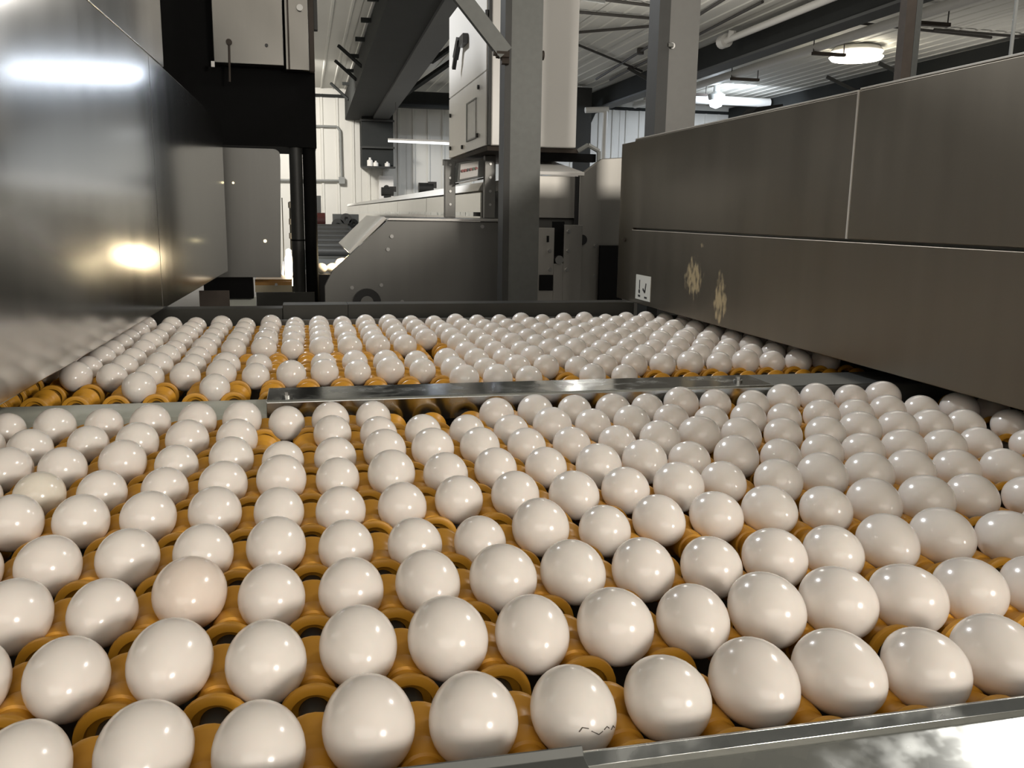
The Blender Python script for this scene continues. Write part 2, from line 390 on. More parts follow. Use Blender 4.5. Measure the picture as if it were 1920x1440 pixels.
# visible lamps
l = thing('ceiling_lamp', 'bright oval warm white lamp on the ceiling above the right hood', 'lamp', (7.55, 11.1, 2.48))
MB().lathe([(-0.03, 0.02), (-0.03, 0.30), (0.05, 0.36), (0.11, 0.30), (0.11, 0.02)], (7.5, 11.15, 2.48), 'z', 32).build('lamp_housing', M_WHITE, l)
MB().lathe([(-0.06, 0.0), (-0.055, 0.2), (-0.035, 0.33), (0.0, 0.36), (0.01, 0.3)], (7.5, 11.15, 2.46), 'z', 32).build('lamp_diffuser', M_LAMP_WARM, l)
l = thing('ceiling_lamp', 'small bluish white lamp hanging right of the galvanised post', 'lamp', (7.35, 15.2, 2.3))
MB().lathe([(0.0, 0.0), (0.0, 0.13), (0.10, 0.16), (0.16, 0.06), (0.34, 0.05), (0.34, 0.0)], (7.35, 15.2, 2.34), 'z', 20).build('lamp_housing', M_GREY, l)
MB().lathe([(-0.14, 0.0), (-0.10, 0.10), (0.0, 0.13)], (7.35, 15.2, 2.34), 'z', 20).build('lamp_bulb', M_LAMP_COOL, l)
l = thing('wall_tube_lamp', 'long thin lit fluorescent tube hanging in front of the back wall', 'lamp', (2.0, 15.0, 1.4))
MB().cyl((1.37, 15.0, 1.42), (2.9, 15.0, 1.40), 0.02, 10).build('tube', M_TUBE, l)
box('tube_housing', M_WHITE, (1.37, 2.9, 14.98, 15.03, 1.43, 1.46), l)
for xx in (1.5, 2.7): MB().cyl((xx, 15.0, 1.45), (xx, 15.0, ZC - 0.03), 0.005, 6).build('hanger_rod', M_CABLE, l)

# back wall fittings
p = thing('wall_conduit', 'thin grey conduit bent round a rectangle on the white back wall', 'conduit', (0.3, 17.9, 0.8))
MB().tube([(-0.9, 17.9, 1.87), (0.64, 17.9, 1.88), (0.70, 17.9, 1.80), (0.71, 17.9, 0.90), (0.66, 17.9, 0.85), (-0.9, 17.9, 0.83)], 0.022, 8).build('conduit_run', M_GREY, p)
box('junction_box', M_GREY, (0.65, 0.77, 17.86, 17.93, 0.79, 0.92), p)
p = thing('wall_shelf', 'small wall shelf with white bottles under the dark column on the back wall', 'shelf', (1.35, 17.3, 1.0))
box('shelf_board', M_DSTEEL, (1.05, 1.70, 17.15, 17.35, 1.08, 1.11), p)
for zz in (1.45, 1.95): box('shelf_bar', M_DSTEEL, (1.05, 1.70, 17.28, 17.34, zz, zz + 0.035), p)
for xx, h, r in ((1.22, 0.16, 0.055), (1.33, 0.10, 0.05), (1.55, 0.09, 0.05)):
    o = MB().lathe([(0, 0), (0, r), (h * 0.65, r), (h * 0.8, r * 0.4), (h, r * 0.4), (h, 0)], (xx, 17.22, 1.111), 'z', 14).build('bottle', M_WHITE)
    tag(o, {1.22: 'taller white bottle on the wall shelf under the dark column', 1.33: 'short white bottle in the middle of the wall shelf', 1.55: 'short white bottle at the right end of the wall shelf'}[xx], 'bottle', 'bottles on the wall shelf')
p = thing('switch_box', 'pale switch box with a dark dial low on the back wall column', 'switch', (1.55, 17.3, 0.4))
box('box_body', M_WHITE, (1.42, 1.70, 17.6, 17.955, 0.35, 0.95), p)
MB().cyl((1.56, 17.6, 0.72), (1.56, 17.55, 0.72), 0.055, 14).build('dial', M_BLKPL, p)
box('box_lip', M_GREY, (1.10, 1.70, 17.56, 17.955, 0.31, 0.348), p)

# ------------------------------------------------------------------ far machinery
t = thing('washing_tunnel', 'long stainless egg washing tunnel with a pale lid running to the back', 'machine', (0.9, 8, -1.0))
for i in range(7):
    y0 = 3.3 + i * 1.72; y1 = y0 + 1.71
    box('side_panel', M_TUNNEL, (0.69, 0.71, y0, y1, -0.2, 0.335), t, 0.004)
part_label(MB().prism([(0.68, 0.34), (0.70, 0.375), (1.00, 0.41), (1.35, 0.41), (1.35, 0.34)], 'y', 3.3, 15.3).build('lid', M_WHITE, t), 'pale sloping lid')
box('lower_rail', M_GALV, (0.66, 0.69, 3.3, 15.3, 0.235, 0.252), t)
box('body', M_SHEETD, (0.712, 1.36, 3.3, 15.3, -0.2, 0.339), t)
for y in (3.4, 7.5, 11.5, 15.0): box('leg', M_DSTEEL, (0.75, 0.81, y, y + 0.06, -1.0, -0.2), t)
for (xx, y, z, l) in ((1.12, 8.3, 0.411, 'small dark gear motor on the tunnel lid nearer the white cabinet'), (0.92, 10.2, 0.412, 'small dark gear motor on the tunnel lid further from the cabinet')):
    g = thing('gear_motor', l, 'motor', (xx, y, z), 'gear motors on the tunnel lid')
    MB().cyl((xx - 0.07, y, z + 0.07), (xx + 0.07, y, z + 0.07), 0.05, 14).build('motor_body', M_DSTEEL, g)
    box('motor_foot', M_DSTEEL, (xx - 0.04, xx + 0.04, y - 0.04, y + 0.04, z, z + 0.03), g)
    box('terminal_box', M_BLKPL, (xx + 0.02, xx + 0.10, y - 0.03, y + 0.03, z + 0.07, z + 0.13), g)
t = thing('roller_table', 'pale roller table in the distance right of the dark round post', 'conveyor', (0.2, 8.6, -1.0))
for i in range(6):
    MB().cyl((0.0, 7.6 + i * 0.35, -0.10 + i * 0.035), (0.42, 7.6 + i * 0.35, -0.10 + i * 0.035), 0.04, 12).build('roller', M_GALVL, t)
box('frame', M_GREY, (-0.04, 0.46, 7.5, 9.6, -0.25, -0.16), t)
for xx in (0.0, 0.40):
    for yy in (7.6, 9.4): box('leg', M_DSTEEL, (xx, xx + 0.04, yy, yy + 0.04, -1.0, -0.25), t)
t = thing('pump_unit', 'maroon motor on a grey stand in the distance beside the dark round post', 'motor', (0.15, 10.0, -1.0))
MB().cyl((0.0, 10.0, 0.14), (0.20, 10.0, 0.14), 0.09, 16).build('motor_body', M_MAROON, t)
box('control_stand', M_GREY, (0.0, 0.16, 10.1, 10.25, -1.0, 0.42), t)
box('motor_stand', M_DSTEEL, (-0.02, 0.22, 9.9, 10.1, -1.0, 0.05), t)
t = thing('chain_drive', 'clutter of grey chain wheels in the distance above the sloping white lid', 'machine', (0.38, 9.3, -1.0))
for (xx, z, r) in ((0.33, 0.10, 0.07), (0.42, 0.17, 0.06), (0.50, 0.12, 0.05), (0.40, 0.03, 0.05)):
    MB().ring((xx, 9.72, z), 'y', r * 0.35, r, 0.04, 16).build('wheel', M_GALVL if r > 0.055 else M_DSTEEL, t)
box('gear_case', M_GREY, (0.28, 0.56, 9.75, 9.95, -1.0, 0.22), t)

# ------------------------------------------------------------------ white electrical cabinet on its stand
t = thing('electrical_cabinet', 'tall white electrical cabinet with a black door handle behind the centre post', 'cabinet', (0.75, 3.1, 0.47))
box('cabinet_body', M_WHITE, (0.610, 0.915, 2.70, 3.55, 0.478, 1.06), t, 0.004)
d = box('upper_door', M_WHITE, (0.597, 0.609, 2.735, 3.55, 0.731, 1.06), t, 0.002)
hd = MB().bar((0.585, 3.19, 0.895), (0.585, 3.08, 0.895), 0.02, 0.035)
hd.bar((0.578, 3.185, 0.91), (0.572, 3.235, 0.845), 0.018, 0.024).bar((0.572, 3.232, 0.85), (0.570, 3.262, 0.81), 0.014, 0.014).build('door_handle', M_BLKPL, d)
d = box('lower_door', M_WHITE, (0.597, 0.609, 2.735, 3.55, 0.480, 0.727), t, 0.002)
box('window', M_GLASS, (0.594, 0.598, 2.915, 3.09, 0.522, 0.655), d)
m = MB().box(0.592, 0.597, 2.905, 3.10, 0.655, 0.66).box(0.592, 0.597, 2.905, 3.10, 0.517, 0.522).box(0.592, 0.597, 3.09, 3.10, 0.517, 0.66)
m.build('window_frame', M_GREY, d)
for y, z in ((3.5, 0.655), (3.5, 0.52), (2.86, 0.69), (2.88, 0.525), (3.2, 0.505)): MB().cyl((0.598, y, z), (0.590, y, z), 0.008, 8).build('screw', M_DSTEEL, d)
box('door_gasket', M_DSTEEL, (0.600, 0.612, 2.705, 2.728, 0.48, 1.06), t)
for z in (0.86, 0.90): MB().cyl((0.596, 2.716, z), (0.596, 2.716, z + 0.02), 0.008, 8).build('hinge', M_BLKPL, t)
t = thing('cabinet_stand', 'rusty steel stand carrying the white electrical cabinet', 'stand', (0.75, 3.1, -1.0))
box('base_frame', M_RUST, (0.600, 0.93, 2.72, 3.55, 0.462, 0.4775), t)
for (xx, y) in ((0.510, 3.10), (0.640, 2.96)):
    q = box('leg', M_SHEETD, (xx, xx + 0.042, y, y + 0.03, 0.2297, 0.461 if xx > 0.6 else 0.445), t, 0.002)
    for z in (0.43, 0.38, 0.33, 0.28): MB().cyl((xx + 0.021, y, z), (xx + 0.021, y - 0.006, z), 0.005, 8).build('bolt', M_BOLT, q)
box('cross_member', M_SHEETD, (0.510, 0.66, 3.131, 3.16, 0.43, 0.452), t)
part_label(box('drip_tray', M_BLACK, (0.72, 1.0, 2.73, 2.77, 0.434, 0.4615), t), 'black tray under the cabinet')
MB().tube([(0.93, 2.72, 0.47), (0.96, 2.70, 0.49), (1.0, 2.70, 0.47), (1.0, 2.70, 0.41)], 0.008, 8).build('cable', M_GREY, t)
t = thing('push_button_box', 'grey push button box with red and black buttons under the white cabinet', 'control box', (0.6, 3.05, 0.36))
MB().prism([(0.545, 0.362), (0.655, 0.386), (0.662, 0.458), (0.552, 0.434)], 'y', 3.02, 3.095).build('box_body', M_GREY, t, 0.003)
part_label(MB().prism([(0.553, 0.372), (0.622, 0.387), (0.626, 0.442), (0.557, 0.428)], 'y', 3.012, 3.0195).build('face_plate', M_WHITE, t), 'white face plate')
for i in range(6):
    xx = 0.563 + i * 0.0105; z = 0.404 + i * 0.0022
    MB().cyl((xx, 3.011, z), (xx, 2.998, z), 0.0052, 10).build('button', (M_RED, M_RED, M_BLKPL, M_RED, M_GREEN, M_RED)[i], t)
MB().prism([(0.553, 0.355), (0.66, 0.378), (0.66, 0.385), (0.553, 0.361)], 'y', 3.03, 3.129).build('bracket', M_SHEETD, t)

# ------------------------------------------------------------------ low stainless cover and end housing
t = thing('machine_cover', 'low dark stainless machine cover with a sloping white lid end', 'machine', (0.45, 2.6, -1.0))
part_label(MB().prism([(0.225, 0.221), (0.698, 0.221), (0.698, -0.5), (0.03, -0.5), (0.03, 0.02), (0.055, 0.068)], 'y', 2.40, 2.412).build('side_plate', M_SHEETD, t, 0.002), 'dark grey side plate with a slanted end')
MB().prism([(0.232, 0.212), (0.688, 0.212), (0.688, -0.5), (0.2, -0.5), (0.2, 0.15)], 'y', 2.413, 3.25).build('cover_body', M_SHEETD, t)
MB().prism([(0.222, 0.222), (0.228, 0.229), (0.698, 0.229), (0.698, 0.222)], 'y', 2.385, 3.28).build('top_lip', M_SHEET, t, 0.001)
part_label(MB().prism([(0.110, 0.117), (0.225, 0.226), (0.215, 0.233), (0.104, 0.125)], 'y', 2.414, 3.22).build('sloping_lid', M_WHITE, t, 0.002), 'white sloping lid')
for (xx, z) in ((0.522, 0.206), (0.237, 0.173), (0.225, 0.133), (0.113, 0.015), (0.203, 0.023), (0.268, -0.03)):
    MB().cyl((xx, 2.40, z), (xx, 2.393, z), 0.006, 8).build('bolt', M_BOLT, t)
part_label(MB().ring((0.158, 2.392, -0.03), 'y', 0.021, 0.043, 0.014, 28).build('bearing_ring', M_BLKPL, t), 'black bearing ring')
MB().cyl((0.158, 2.398, -0.03), (0.158, 2.388, -0.03), 0.020, 20).build('shaft_end', M_SHEETD, t)

t = thing('washer_end_housing', 'stainless end housing with a sloped bright top right of the centre post', 'machine', (0.9, 2.7, -1.0))
box('upper_plate', M_SHEETN, (0.715, 0.862, 2.50, 2.51, 0.235, 0.372), t, 0.002)
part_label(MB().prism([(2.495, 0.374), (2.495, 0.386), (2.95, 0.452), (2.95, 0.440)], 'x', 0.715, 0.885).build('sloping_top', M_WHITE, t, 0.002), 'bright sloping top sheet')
MB().prism([(0.869, -0.5), (0.869, 0.376), (0.945, 0.432), (1.40, 0.47), (1.40, -0.5)], 'y', 2.50, 2.52).build('right_plate', M_SHEETN, t, 0.003)
box('housing_body', M_SHEETD, (0.74, 1.38, 2.53, 2.93, -0.5, 0.372), t)
box('seam_post', M_BLKPL, (0.853, 0.868, 2.493, 2.50, -0.5, 0.372), t)
q = MB().box(0.70, 0.753, 2.375, 2.387, -0.5, 0.205).box(0.785, 0.846, 2.375, 2.387, -0.5, 0.215).box(0.753, 0.785, 2.375, 2.387, -0.5, 0.092).build('slotted_plate', M_SHEETN, t, 0.001)
for (xx, z) in ((0.738, 0.133), (0.80, 0.133), (0.740, 0.073), (0.797, 0.073), (0.80, 0.195)): MB().cyl((xx, 2.375, z), (xx, 2.368, z), 0.006, 8).build('bolt', M_BOLT, q)
part_label(box('slot_back', M_BLACK, (0.75, 0.79, 2.39, 2.396, 0.08, 0.225), t), 'dark slot')
MB().cyl((0.769, 2.386, 0.104), (0.769, 2.366, 0.104), 0.014, 16).build('tension_bolt', M_BOLT, t)
part_label(box('square_cutout', M_BLACK, (0.705, 0.750, 2.368, 2.374, 0.006, 0.056), t), 'black square cut-out cover')
box('keyhole', M_BLACK, (0.727, 0.734, 2.370, 2.3745, 0.160, 0.180), t)
part_label(MB().cyl((0.882, 2.499, 0.165), (0.882, 2.488, 0.165), 0.017, 22).build('round_plug', M_BLKPL, t), 'black round plug')
part_label(box('side_recess', M_BLACK, (0.945, 1.03, 2.485, 2.498, -0.5, 0.147), t), 'black recess')
MB().prism([(0.70, -0.5), (0.70, -0.05), (0.76, -0.05), (0.76, -0.5)], 'y', 2.388, 2.499).build('side_return', M_SHEETD, t)
for (xx, z) in ((0.932, 0.145), (0.932, 0.045)): MB().cyl((xx, 2.499, z), (xx, 2.493, z), 0.005, 8).build('rivet', M_BOLT, t)

# ------------------------------------------------------------------ posts
t = thing('steel_post', 'galvanised channel post with a bolted diagonal brace in the picture centre', 'post', (0.58, 2.12, -1.0))
part_label(box('post_web', M_GALVD, (0.541, 0.629, 2.10, 2.106, -1.0, 2.59), t), 'mottled galvanised face')
box('post_flange', M_GALVD, (0.623, 0.629, 2.106, 2.16, -1.0, 2.59), t)
part_label(MB().box(0.522, 0.540, 2.095, 2.16, -1.0, 2.59).build('side_angle', M_DSTEEL, t), 'darker side angle')
br = MB().bar((0.10, 2.085, 1.148), (0.520, 2.085, 0.675), 0.022, 0.042).build('diagonal_brace', M_GALVD, t)
box('header_bar', M_GALVD, (0.02, 0.54, 2.07, 2.0945, 1.14, 1.20), t)
MB().cyl((0.495, 2.085, 0.674), (0.53, 2.085, 0.674), 0.013, 6).cyl((0.487, 2.085, 0.674), (0.50, 2.085, 0.674), 0.0075, 10).build('bolt', M_RUST, t)
MB().cyl((0.510, 2.085, 0.655), (0.530, 2.085, 0.655), 0.010, 6).build('nut', M_RUST, t)
MB().cyl((0.6295, 2.13, 0.683), (0.640, 2.13, 0.683), 0.013, 12).build('bolt_head', M_RUST, t)
t = thing('steel_post', 'galvanised post with a bright right face rising behind the right hood', 'post', (0.98, 2.02, -1.0))
part_label(box('post_web', M_GALVL, (0.956, 1.044, 1.995, 2.001, -1.0, 2.59), t), 'bright face')
part_label(box('post_flange', M_DSTEEL, (0.922, 0.954, 1.985, 2.06, -1.0, 2.59), t), 'dark side flange')
MB().cyl((0.965, 1.995, 0.703), (0.965, 1.988, 0.703), 0.008, 10).cyl((0.95, 1.985, 0.703), (0.965, 1.985, 0.703), 0.006, 8).build('bolt', M_BOLT, t)
t = thing('steel_post', 'thin dark post rising behind the right hood at upper right', 'post', (2.14, 2.6, -1.0))
box('post_web', M_RUST, (2.115, 2.155, 2.6, 2.64, -1.0, 2.59), t)
box('post_flange', M_GALVD, (2.156, 2.18, 2.6, 2.62, -1.0, 2.59), t)
o = MB().cyl((2.575, 2.6, -1.0), (2.575, 2.6, 2.59), 0.007, 10).build('conduit_rod', M_GREY)
tag(o, 'thin grey vertical rod at the far upper right', 'rod')
o = MB().prism([(1.44, 0.585), (1.47, 0.612), (1.56, 0.625), (1.57, 0.60), (1.56, 0.585)], 'y', 2.44, 2.52).box(1.48, 1.53, 2.46, 2.5, -1.0, 0.586).build('cable_gland', M_BLACK)
tag(o, 'black stub showing just over the top edge of the right hood', 'fitting')

# ------------------------------------------------------------------ left background: overhead unit, round post, candling station
t = thing('overhead_unit', 'black overhead machine unit above the candling station at upper left', 'machine', (-0.3, 3.5, -1.0))
box('black_front', M_BLACK, (-1.3, 0.030, 3.30, 3.36, 0.492, 1.3), t)
box('black_body', M_BLACK, (-1.3, 0.030, 3.361, 3.9, 0.50, 1.3), t)
part_label(box('stainless_cover', M_SHEETM, (-0.336, -0.084, 3.22, 3.28, 0.782, 1.3), t, 0.003), 'stainless cover plate')
q = part_label(box('side_cover', M_SHEETM, (-0.078, 0.010, 3.24, 3.29, 0.772, 1.3), t, 0.003), 'narrow stainless side cover')
box('cover_edge', M_RUST, (-0.068, -0.062, 3.232, 3.239, 0.772, 1.3), q)
MB().cyl((-0.02, 3.24, 0.995), (-0.02, 3.225, 0.995), 0.012, 12).build('knob', M_BOLT, q)
box('edge_strip', M_RUST, (0.011, 0.030, 3.25, 3.297, 0.772, 1.3), t)
box('edge_bracket', M_DSTEEL, (0.031, 0.045, 3.28, 3.32, 0.93, 1.3), t)
q = MB().cyl((-0.279, 3.215, 0.852), (-0.282, 3.215, 0.715), 0.004, 8).cyl((-0.279, 3.219, 0.856), (-0.279, 3.208, 0.856), 0.011, 10).build('latch_rod', M_RUST, t)
MB().cyl((-0.145, 3.22, 0.852), (-0.145, 3.212, 0.852), 0.006, 10).build('screw', M_BLKPL, t)
box('clip', M_WHITE, (-0.345, -0.333, 3.21, 3.22, 0.765, 0.785), t)
t = thing('round_post', 'dark round post pair standing behind the far rail at left', 'post', (-0.03, 3.3, -1.0))
MB().cyl((-0.052, 3.33, -1.0), (-0.052, 3.33, 0.491), 0.026, 20).build('post_tube', M_DSTEEL, t)
MB().cyl((0.000, 3.34, -1.0), (0.000, 3.34, 0.491), 0.026, 20).build('post_tube', M_BLACK, t)
MB().ring((-0.052, 3.33, 0.13), 'z', 0.0255, 0.0275, 0.006, 20).build('collar', M_BLACK, t)
t = thing('guard_panel', 'dull grey guard panel with a rounded corner and two glowing discs for holes', 'panel', (-0.25, 3.1, -1.0))
pts = [(-0.42, -0.003), (-0.118, -0.003), (-0.106, 0.43)] + [(-0.131 + 0.025 * math.cos(a), 0.448 + 0.022 * math.sin(a)) for a in (R(20), R(45), R(70), R(90))] + [(-0.42, 0.470)]
MB().prism(pts, 'y', 3.10, 3.108).build('panel_sheet', M_SHEETD, t, 0.001)
for (xx, z, r) in ((-0.277, 0.344, 0.004), (-0.171, 0.133, 0.006)):
    part_label(MB().cyl((xx, 3.0995, z), (xx, 3.095, z), r, 14).build('hole_glow_disc', M_HOLE_GLOW, t), 'glowing disc standing in for lamp light through a hole')
box('panel_leg', M_BLACK, (-0.40, -0.224, 3.16, 3.2, -1.0, -0.02), t)
box('panel_rib', M_BLACK, (-0.40, -0.222, 3.112, 3.145, -0.084, -0.0035), t)
t = thing('candling_lamp', 'overexposed candling lamp glowing behind the grey guard panel', 'lamp', (-0.1, 3.65, -1.0))
part_label(MB().lathe([(-0.07, 0.0), (-0.07, 0.026), (-0.02, 0.030), (0.03, 0.024), (0.06, 0.012), (0.085, 0.010), (0.09, 0.0)], (-0.097, 3.62, -0.005), 'z', 20).build('lamp_bulb', M_CANDLE, t), 'glowing bulb')
for z, r in ((0.27, 0.010), (0.20, 0.009), (0.14, 0.010)): MB().lathe([(-0.012, 0.0), (-0.012, r), (0.012, r), (0.012, 0.0)], (-0.082, 3.60, z), 'z', 14).build('lamp_cap', M_WHITE, t)
MB().cyl((-0.082, 3.60, 0.08), (-0.082, 3.60, 0.285), 0.006, 10).build('lamp_stem', M_GALVL, t)
box('lamp_bracket', M_GREY, (-0.118, -0.114, 3.58, 3.60, -0.08, 0.30), t)
box('lamp_base', M_DSTEEL, (-0.14, -0.05, 3.58, 3.68, -1.0, -0.0755), t)
t = thing('amber_tray', 'amber lit tray with a small bolt under the candling lamp', 'tray', (-0.15, 3.25, -1.0))
part_label(box('tray_face', M_CREAM, (-0.222, -0.08, 3.25, 3.256, -0.072, -0.045), t), 'lower lip, lamp light put into its cream colour'); box('tray_band', M_GOLD, (-0.222, -0.08, 3.25, 3.256, -0.0448, -0.030), t)
box('tray_top', M_GOLD, (-0.222, -0.08, 3.2565, 3.5, -0.030, -0.022), t)
MB().cyl((-0.141, 3.25, -0.042), (-0.141, 3.242, -0.042), 0.006, 10).build('bolt', M_BOLT, t)
box('tray_apron', M_RAILD, (-0.214, 0.006, 3.16, 3.166, -0.6, -0.065), t)
part_label(box('side_plate', M_CHAN, (-0.315, -0.216, 3.15, 3.156, -0.6, -0.081), t), 'pale side plate')
box('tray_leg', M_DSTEEL, (-0.2, -0.16, 3.4, 3.44, -1.0, -0.0305), t)
o = box('bearing_plate', M_RUST, (-0.36, -0.268, 2.60, 2.61, -1.0, -0.01))
tag(o, 'dull brown plate below the far end of the left hood', 'plate')

def egg_mesh(name, mat, rad, half, blunt, n=32, rings=18):
    m = MB(); prof = []
    for i in range(rings + 1):
        th = math.pi * i / rings
        prof.append((-half * math.cos(th), max(1e-5, rad * math.sin(th) * (1 + blunt * math.cos(th)))))
    m.lathe(prof, (0, 0, 0), 'y', n)
    me = m.mesh(name, mat, (0, 0, 0), 0)
    me.polygons.foreach_set('use_smooth', [True] * len(me.polygons))
    return me
EGG_R, EGG_L = 0.0222, 0.0280
lit = egg_mesh('candled_egg', M_EGG, 0.0215, 0.027, 0.12)
d_ = bpy.data.lights.new('candling_glow', 'POINT'); d_.energy = 1.4; d_.color = (1.0, 0.80, 0.50); d_.shadow_soft_size = 0.012
o = bpy.data.objects.new('candling_glow', d_); COL.objects.link(o); o.location = (0.11, 3.41, 0.06 + Z0)
bed = box('candling_bed', M_BLKPL, (0.0, 0.22, 3.38, 3.75, -1.0, -0.012)); MB().prism([(0.095, -0.0118), (0.095, 0.0), (0.19, 0.030), (0.22, 0.030), (0.22, -0.0118)], 'y', 3.42, 3.56).build('chute', M_BLKPL, bed); tag(bed, 'dark bed carrying the brightly lit eggs beyond the far rail', 'conveyor')
for i, (xx, y, z, l) in enumerate(((0.036, 3.46, 0.0098, 'leftmost brightly lit egg beside the dark round post'), (0.084, 3.47, 0.0098, 'second brightly lit egg from the dark round post'),
                                 (0.124, 3.48, 0.0320, 'third brightly lit egg from the dark round post'), (0.166, 3.50, 0.0455, 'lit egg partly behind the slanted cover plate'))):
    o = bpy.data.objects.new('candled_egg', lit); COL.objects.link(o); o.location = (xx, y, z + Z0); o.rotation_euler = (0, 0, R(80 + 10 * i))
    tag(o, l, 'egg', 'brightly lit eggs at the candling station')

# ------------------------------------------------------------------ left hood
def along(y): return -0.353 + 0.0236 * (y - 0.654)          # the hood side runs almost parallel to the rollers
def lh(name, mat, y0, y1, z0, z1, t0, t1, parent, bevel=0.002):
    """sheet in the (slightly skewed) hood plane, from depth t0 to t1 behind its face"""
    vs = []
    for t_ in (t0, t1):
        vs += [(along(y) - t_, y, z) for y, z in ((y0, z0[0]), (y1, z0[1]), (y1, z1[1]), (y0, z1[0]))]
    return MB().add(vs, [(0, 1, 2, 3), (7, 6, 5, 4), (0, 4, 5, 1), (1, 5, 6, 2), (2, 6, 7, 3), (3, 7, 4, 0)]).build(name, mat, parent, bevel)
t = thing('machine_hood', 'large brushed stainless machine hood along the left side of the egg conveyors', 'machine hood', (-0.7, 1.4, -1.0))
lh('near_panel', M_HOODL, 0.15, 1.655, (0.032, 0.031), (0.560, 0.560), 0, 0.012, t)
lh('far_panel', M_HOODL, 1.6565, 2.97, (0.031, 0.028), (0.560, 0.545), 0, 0.012, t)
lh('upper_panel', M_HOODL, 0.15, 1.845, (0.5615, 0.5615), (1.2, 1.2), 0.001, 0.013, t)
lh('hood_body', M_HOODL, 0.16, 2.96, (0.035, 0.032), (0.555, 0.540), 0.0125, 0.75, t, 0)
lh('upper_body', M_HOODL, 0.16, 1.84, (0.558, 0.558), (1.2, 1.2), 0.0135, 0.75, t, 0)
box('leg', M_DSTEEL, (-1.0, -0.94, 2.8, 2.86, -1.0, 0.03), t); box('leg', M_DSTEEL, (-1.05, -0.99, 0.2, 0.26, -1.0, 0.03), t)

# ------------------------------------------------------------------ right hood
t = thing('machine_hood', 'dull brown grey stainless hood with a stained lower panel along the right side', 'machine hood', (1.1, 0.8, -1.0))
q = box('lower_panel', M_HOODRS, (0.777, 0.789, -0.55, 1.745, 0.032, 0.2125), t, 0.0015); part_label(q, 'lower panel with dried yellow egg residue')
box('upper_panel', M_HOODR, (0.777, 0.789, 0.8245, 1.745, 0.2165, 0.430), t, 0.0015)
box('upper_panel', M_HOODR, (0.777, 0.789, -0.55, 0.8205, 0.2165, 0.432), t, 0.0015)
box('end_panel', M_HOODR, (0.781, 0.793, 1.7465, 1.85, 0.032, 0.428), t, 0.0015)
box('hood_body', M_SHEETD, (0.790, 1.55, -0.54, 1.84, 0.035, 0.426), t)
part_label(MB().box(0.7775, 1.55, 0.8245, 1.745, 0.4305, 0.4335).box(0.7775, 1.55, -0.55, 0.8205, 0.4325, 0.4355).build('top_sheet', M_EDGE, t, 0.0006), 'top sheet edge, highlight put into its colour')
part_label(box('seam_highlight', M_EDGE, (0.776, 0.7795, 0.8208, 0.8242, 0.2165, 0.4325), t), 'vertical seam, highlight put into its colour')
MB().cyl((0.7805, 1.80, 0.185), (0.776, 1.80, 0.185), 0.004, 8).build('screw', M_RUST, t)
box('leg', M_DSTEEL, (1.505, 1.55, 1.78, 1.83, -1.0, 0.0345), t); box('leg', M_DSTEEL, (1.505, 1.55, -0.3, -0.25, -1.0, 0.0345), t)
lb = part_label(box('warning_label', M_LABEL, (0.7758, 0.7769, 1.600, 1.697, 0.044, 0.104), t), 'pale rectangular label with two black marks')
mk = MB().box(0.7752, 0.7757, 1.668, 1.6725, 0.070, 0.092).cyl((0.7757, 1.671, 0.064), (0.7752, 1.671, 0.064), 0.0052, 12).box(0.7752, 0.7757, 1.664, 1.678, 0.0505, 0.0555)
mk.bar((0.7755, 1.628, 0.086), (0.7755, 1.634, 0.064), 0.0005, 0.005).bar((0.7755, 1.634, 0.064), (0.7755, 1.648, 0.0715), 0.0005, 0.006).box(0.7752, 0.7757, 1.620, 1.636, 0.0495, 0.0540)
mk.build('label_mark', M_INK, lb)

# ------------------------------------------------------------------ roller conveyors
S, B = 0.0508, 0.084216            # roller pitch, egg lane pitch
AX = -0.0218                       # height of the roller axes
COLS = range(-9, 18)
prof = [(-0.0298, 0.0135), (-0.0300, 0.0165), (-0.0292, 0.0186), (-0.0268, 0.0190), (-0.0250, 0.0180), (-0.0225, 0.0150), (-0.0180, 0.0130), (-0.0130, 0.0120), (-0.0118, 0.0112),
        (-0.0080, 0.0112), (-0.0070, 0.0126), (0.0, 0.0130)]
prof = prof + [(-a, r) for a, r in prof[::-1][1:]]
prof = prof + [(0.0250, 0.0128), (0.0230, 0.0085), (-0.0230, 0.0085), (-0.0250, 0.0128)]
SPOOL = MB().lathe(prof, (0, 0, 0), 'y', 28, True).mesh('spool', M_YEL, (0, 0, 0), 40)
def conveyor(label, y_rows, y0, y1, bedlabel):
    t = thing('roller_conveyor', label, 'conveyor', (0.2, (y0 + y1) / 2, -1.0))
    org = ORG[t.name]
    sh = MB().cyl((0, y0, 0), (0, y1, 0), 0.0084, 14).mesh('roller_shaft', M_SHAFT, (0, 0, 0), 35)
    for c in COLS:
        s = bpy.data.objects.new('roller_shaft', sh); COL.objects.link(s); s.parent = t
        s.location = ((c + 0.5) * S - org[0], -org[1], AX - org[2])
        for y in y_rows:
            q = bpy.data.objects.new('spool', SPOOL); COL.objects.link(q); q.parent = s; q.location = (0, y, 0)
            q.rotation_euler = (0, random.uniform(0, 6.28), 0)
    box('chain_bed', M_BED, (-0.95, 1.5, y0 + 0.004, y1 - 0.004, -0.075, -0.065), t)
    for xx in (-0.9, 1.4):
        for yy in (y0 + 0.05, y1 - 0.1): box('leg', M_DSTEEL, (xx, xx + 0.04, yy, yy + 0.04, -1.0, -0.075), t)
    return t
FRONT_Y = [r * B for r in range(9)]
BACK_Y = [(10.7 + 1.02 * k) * B for k in range(9)]
conveyor('near roller conveyor of yellow spools on grey shafts behind the front rail', FRONT_Y, -0.048, 0.722, '')
conveyor('far roller conveyor of yellow spools beyond the middle divider', BACK_Y, 0.846, 1.635, '')

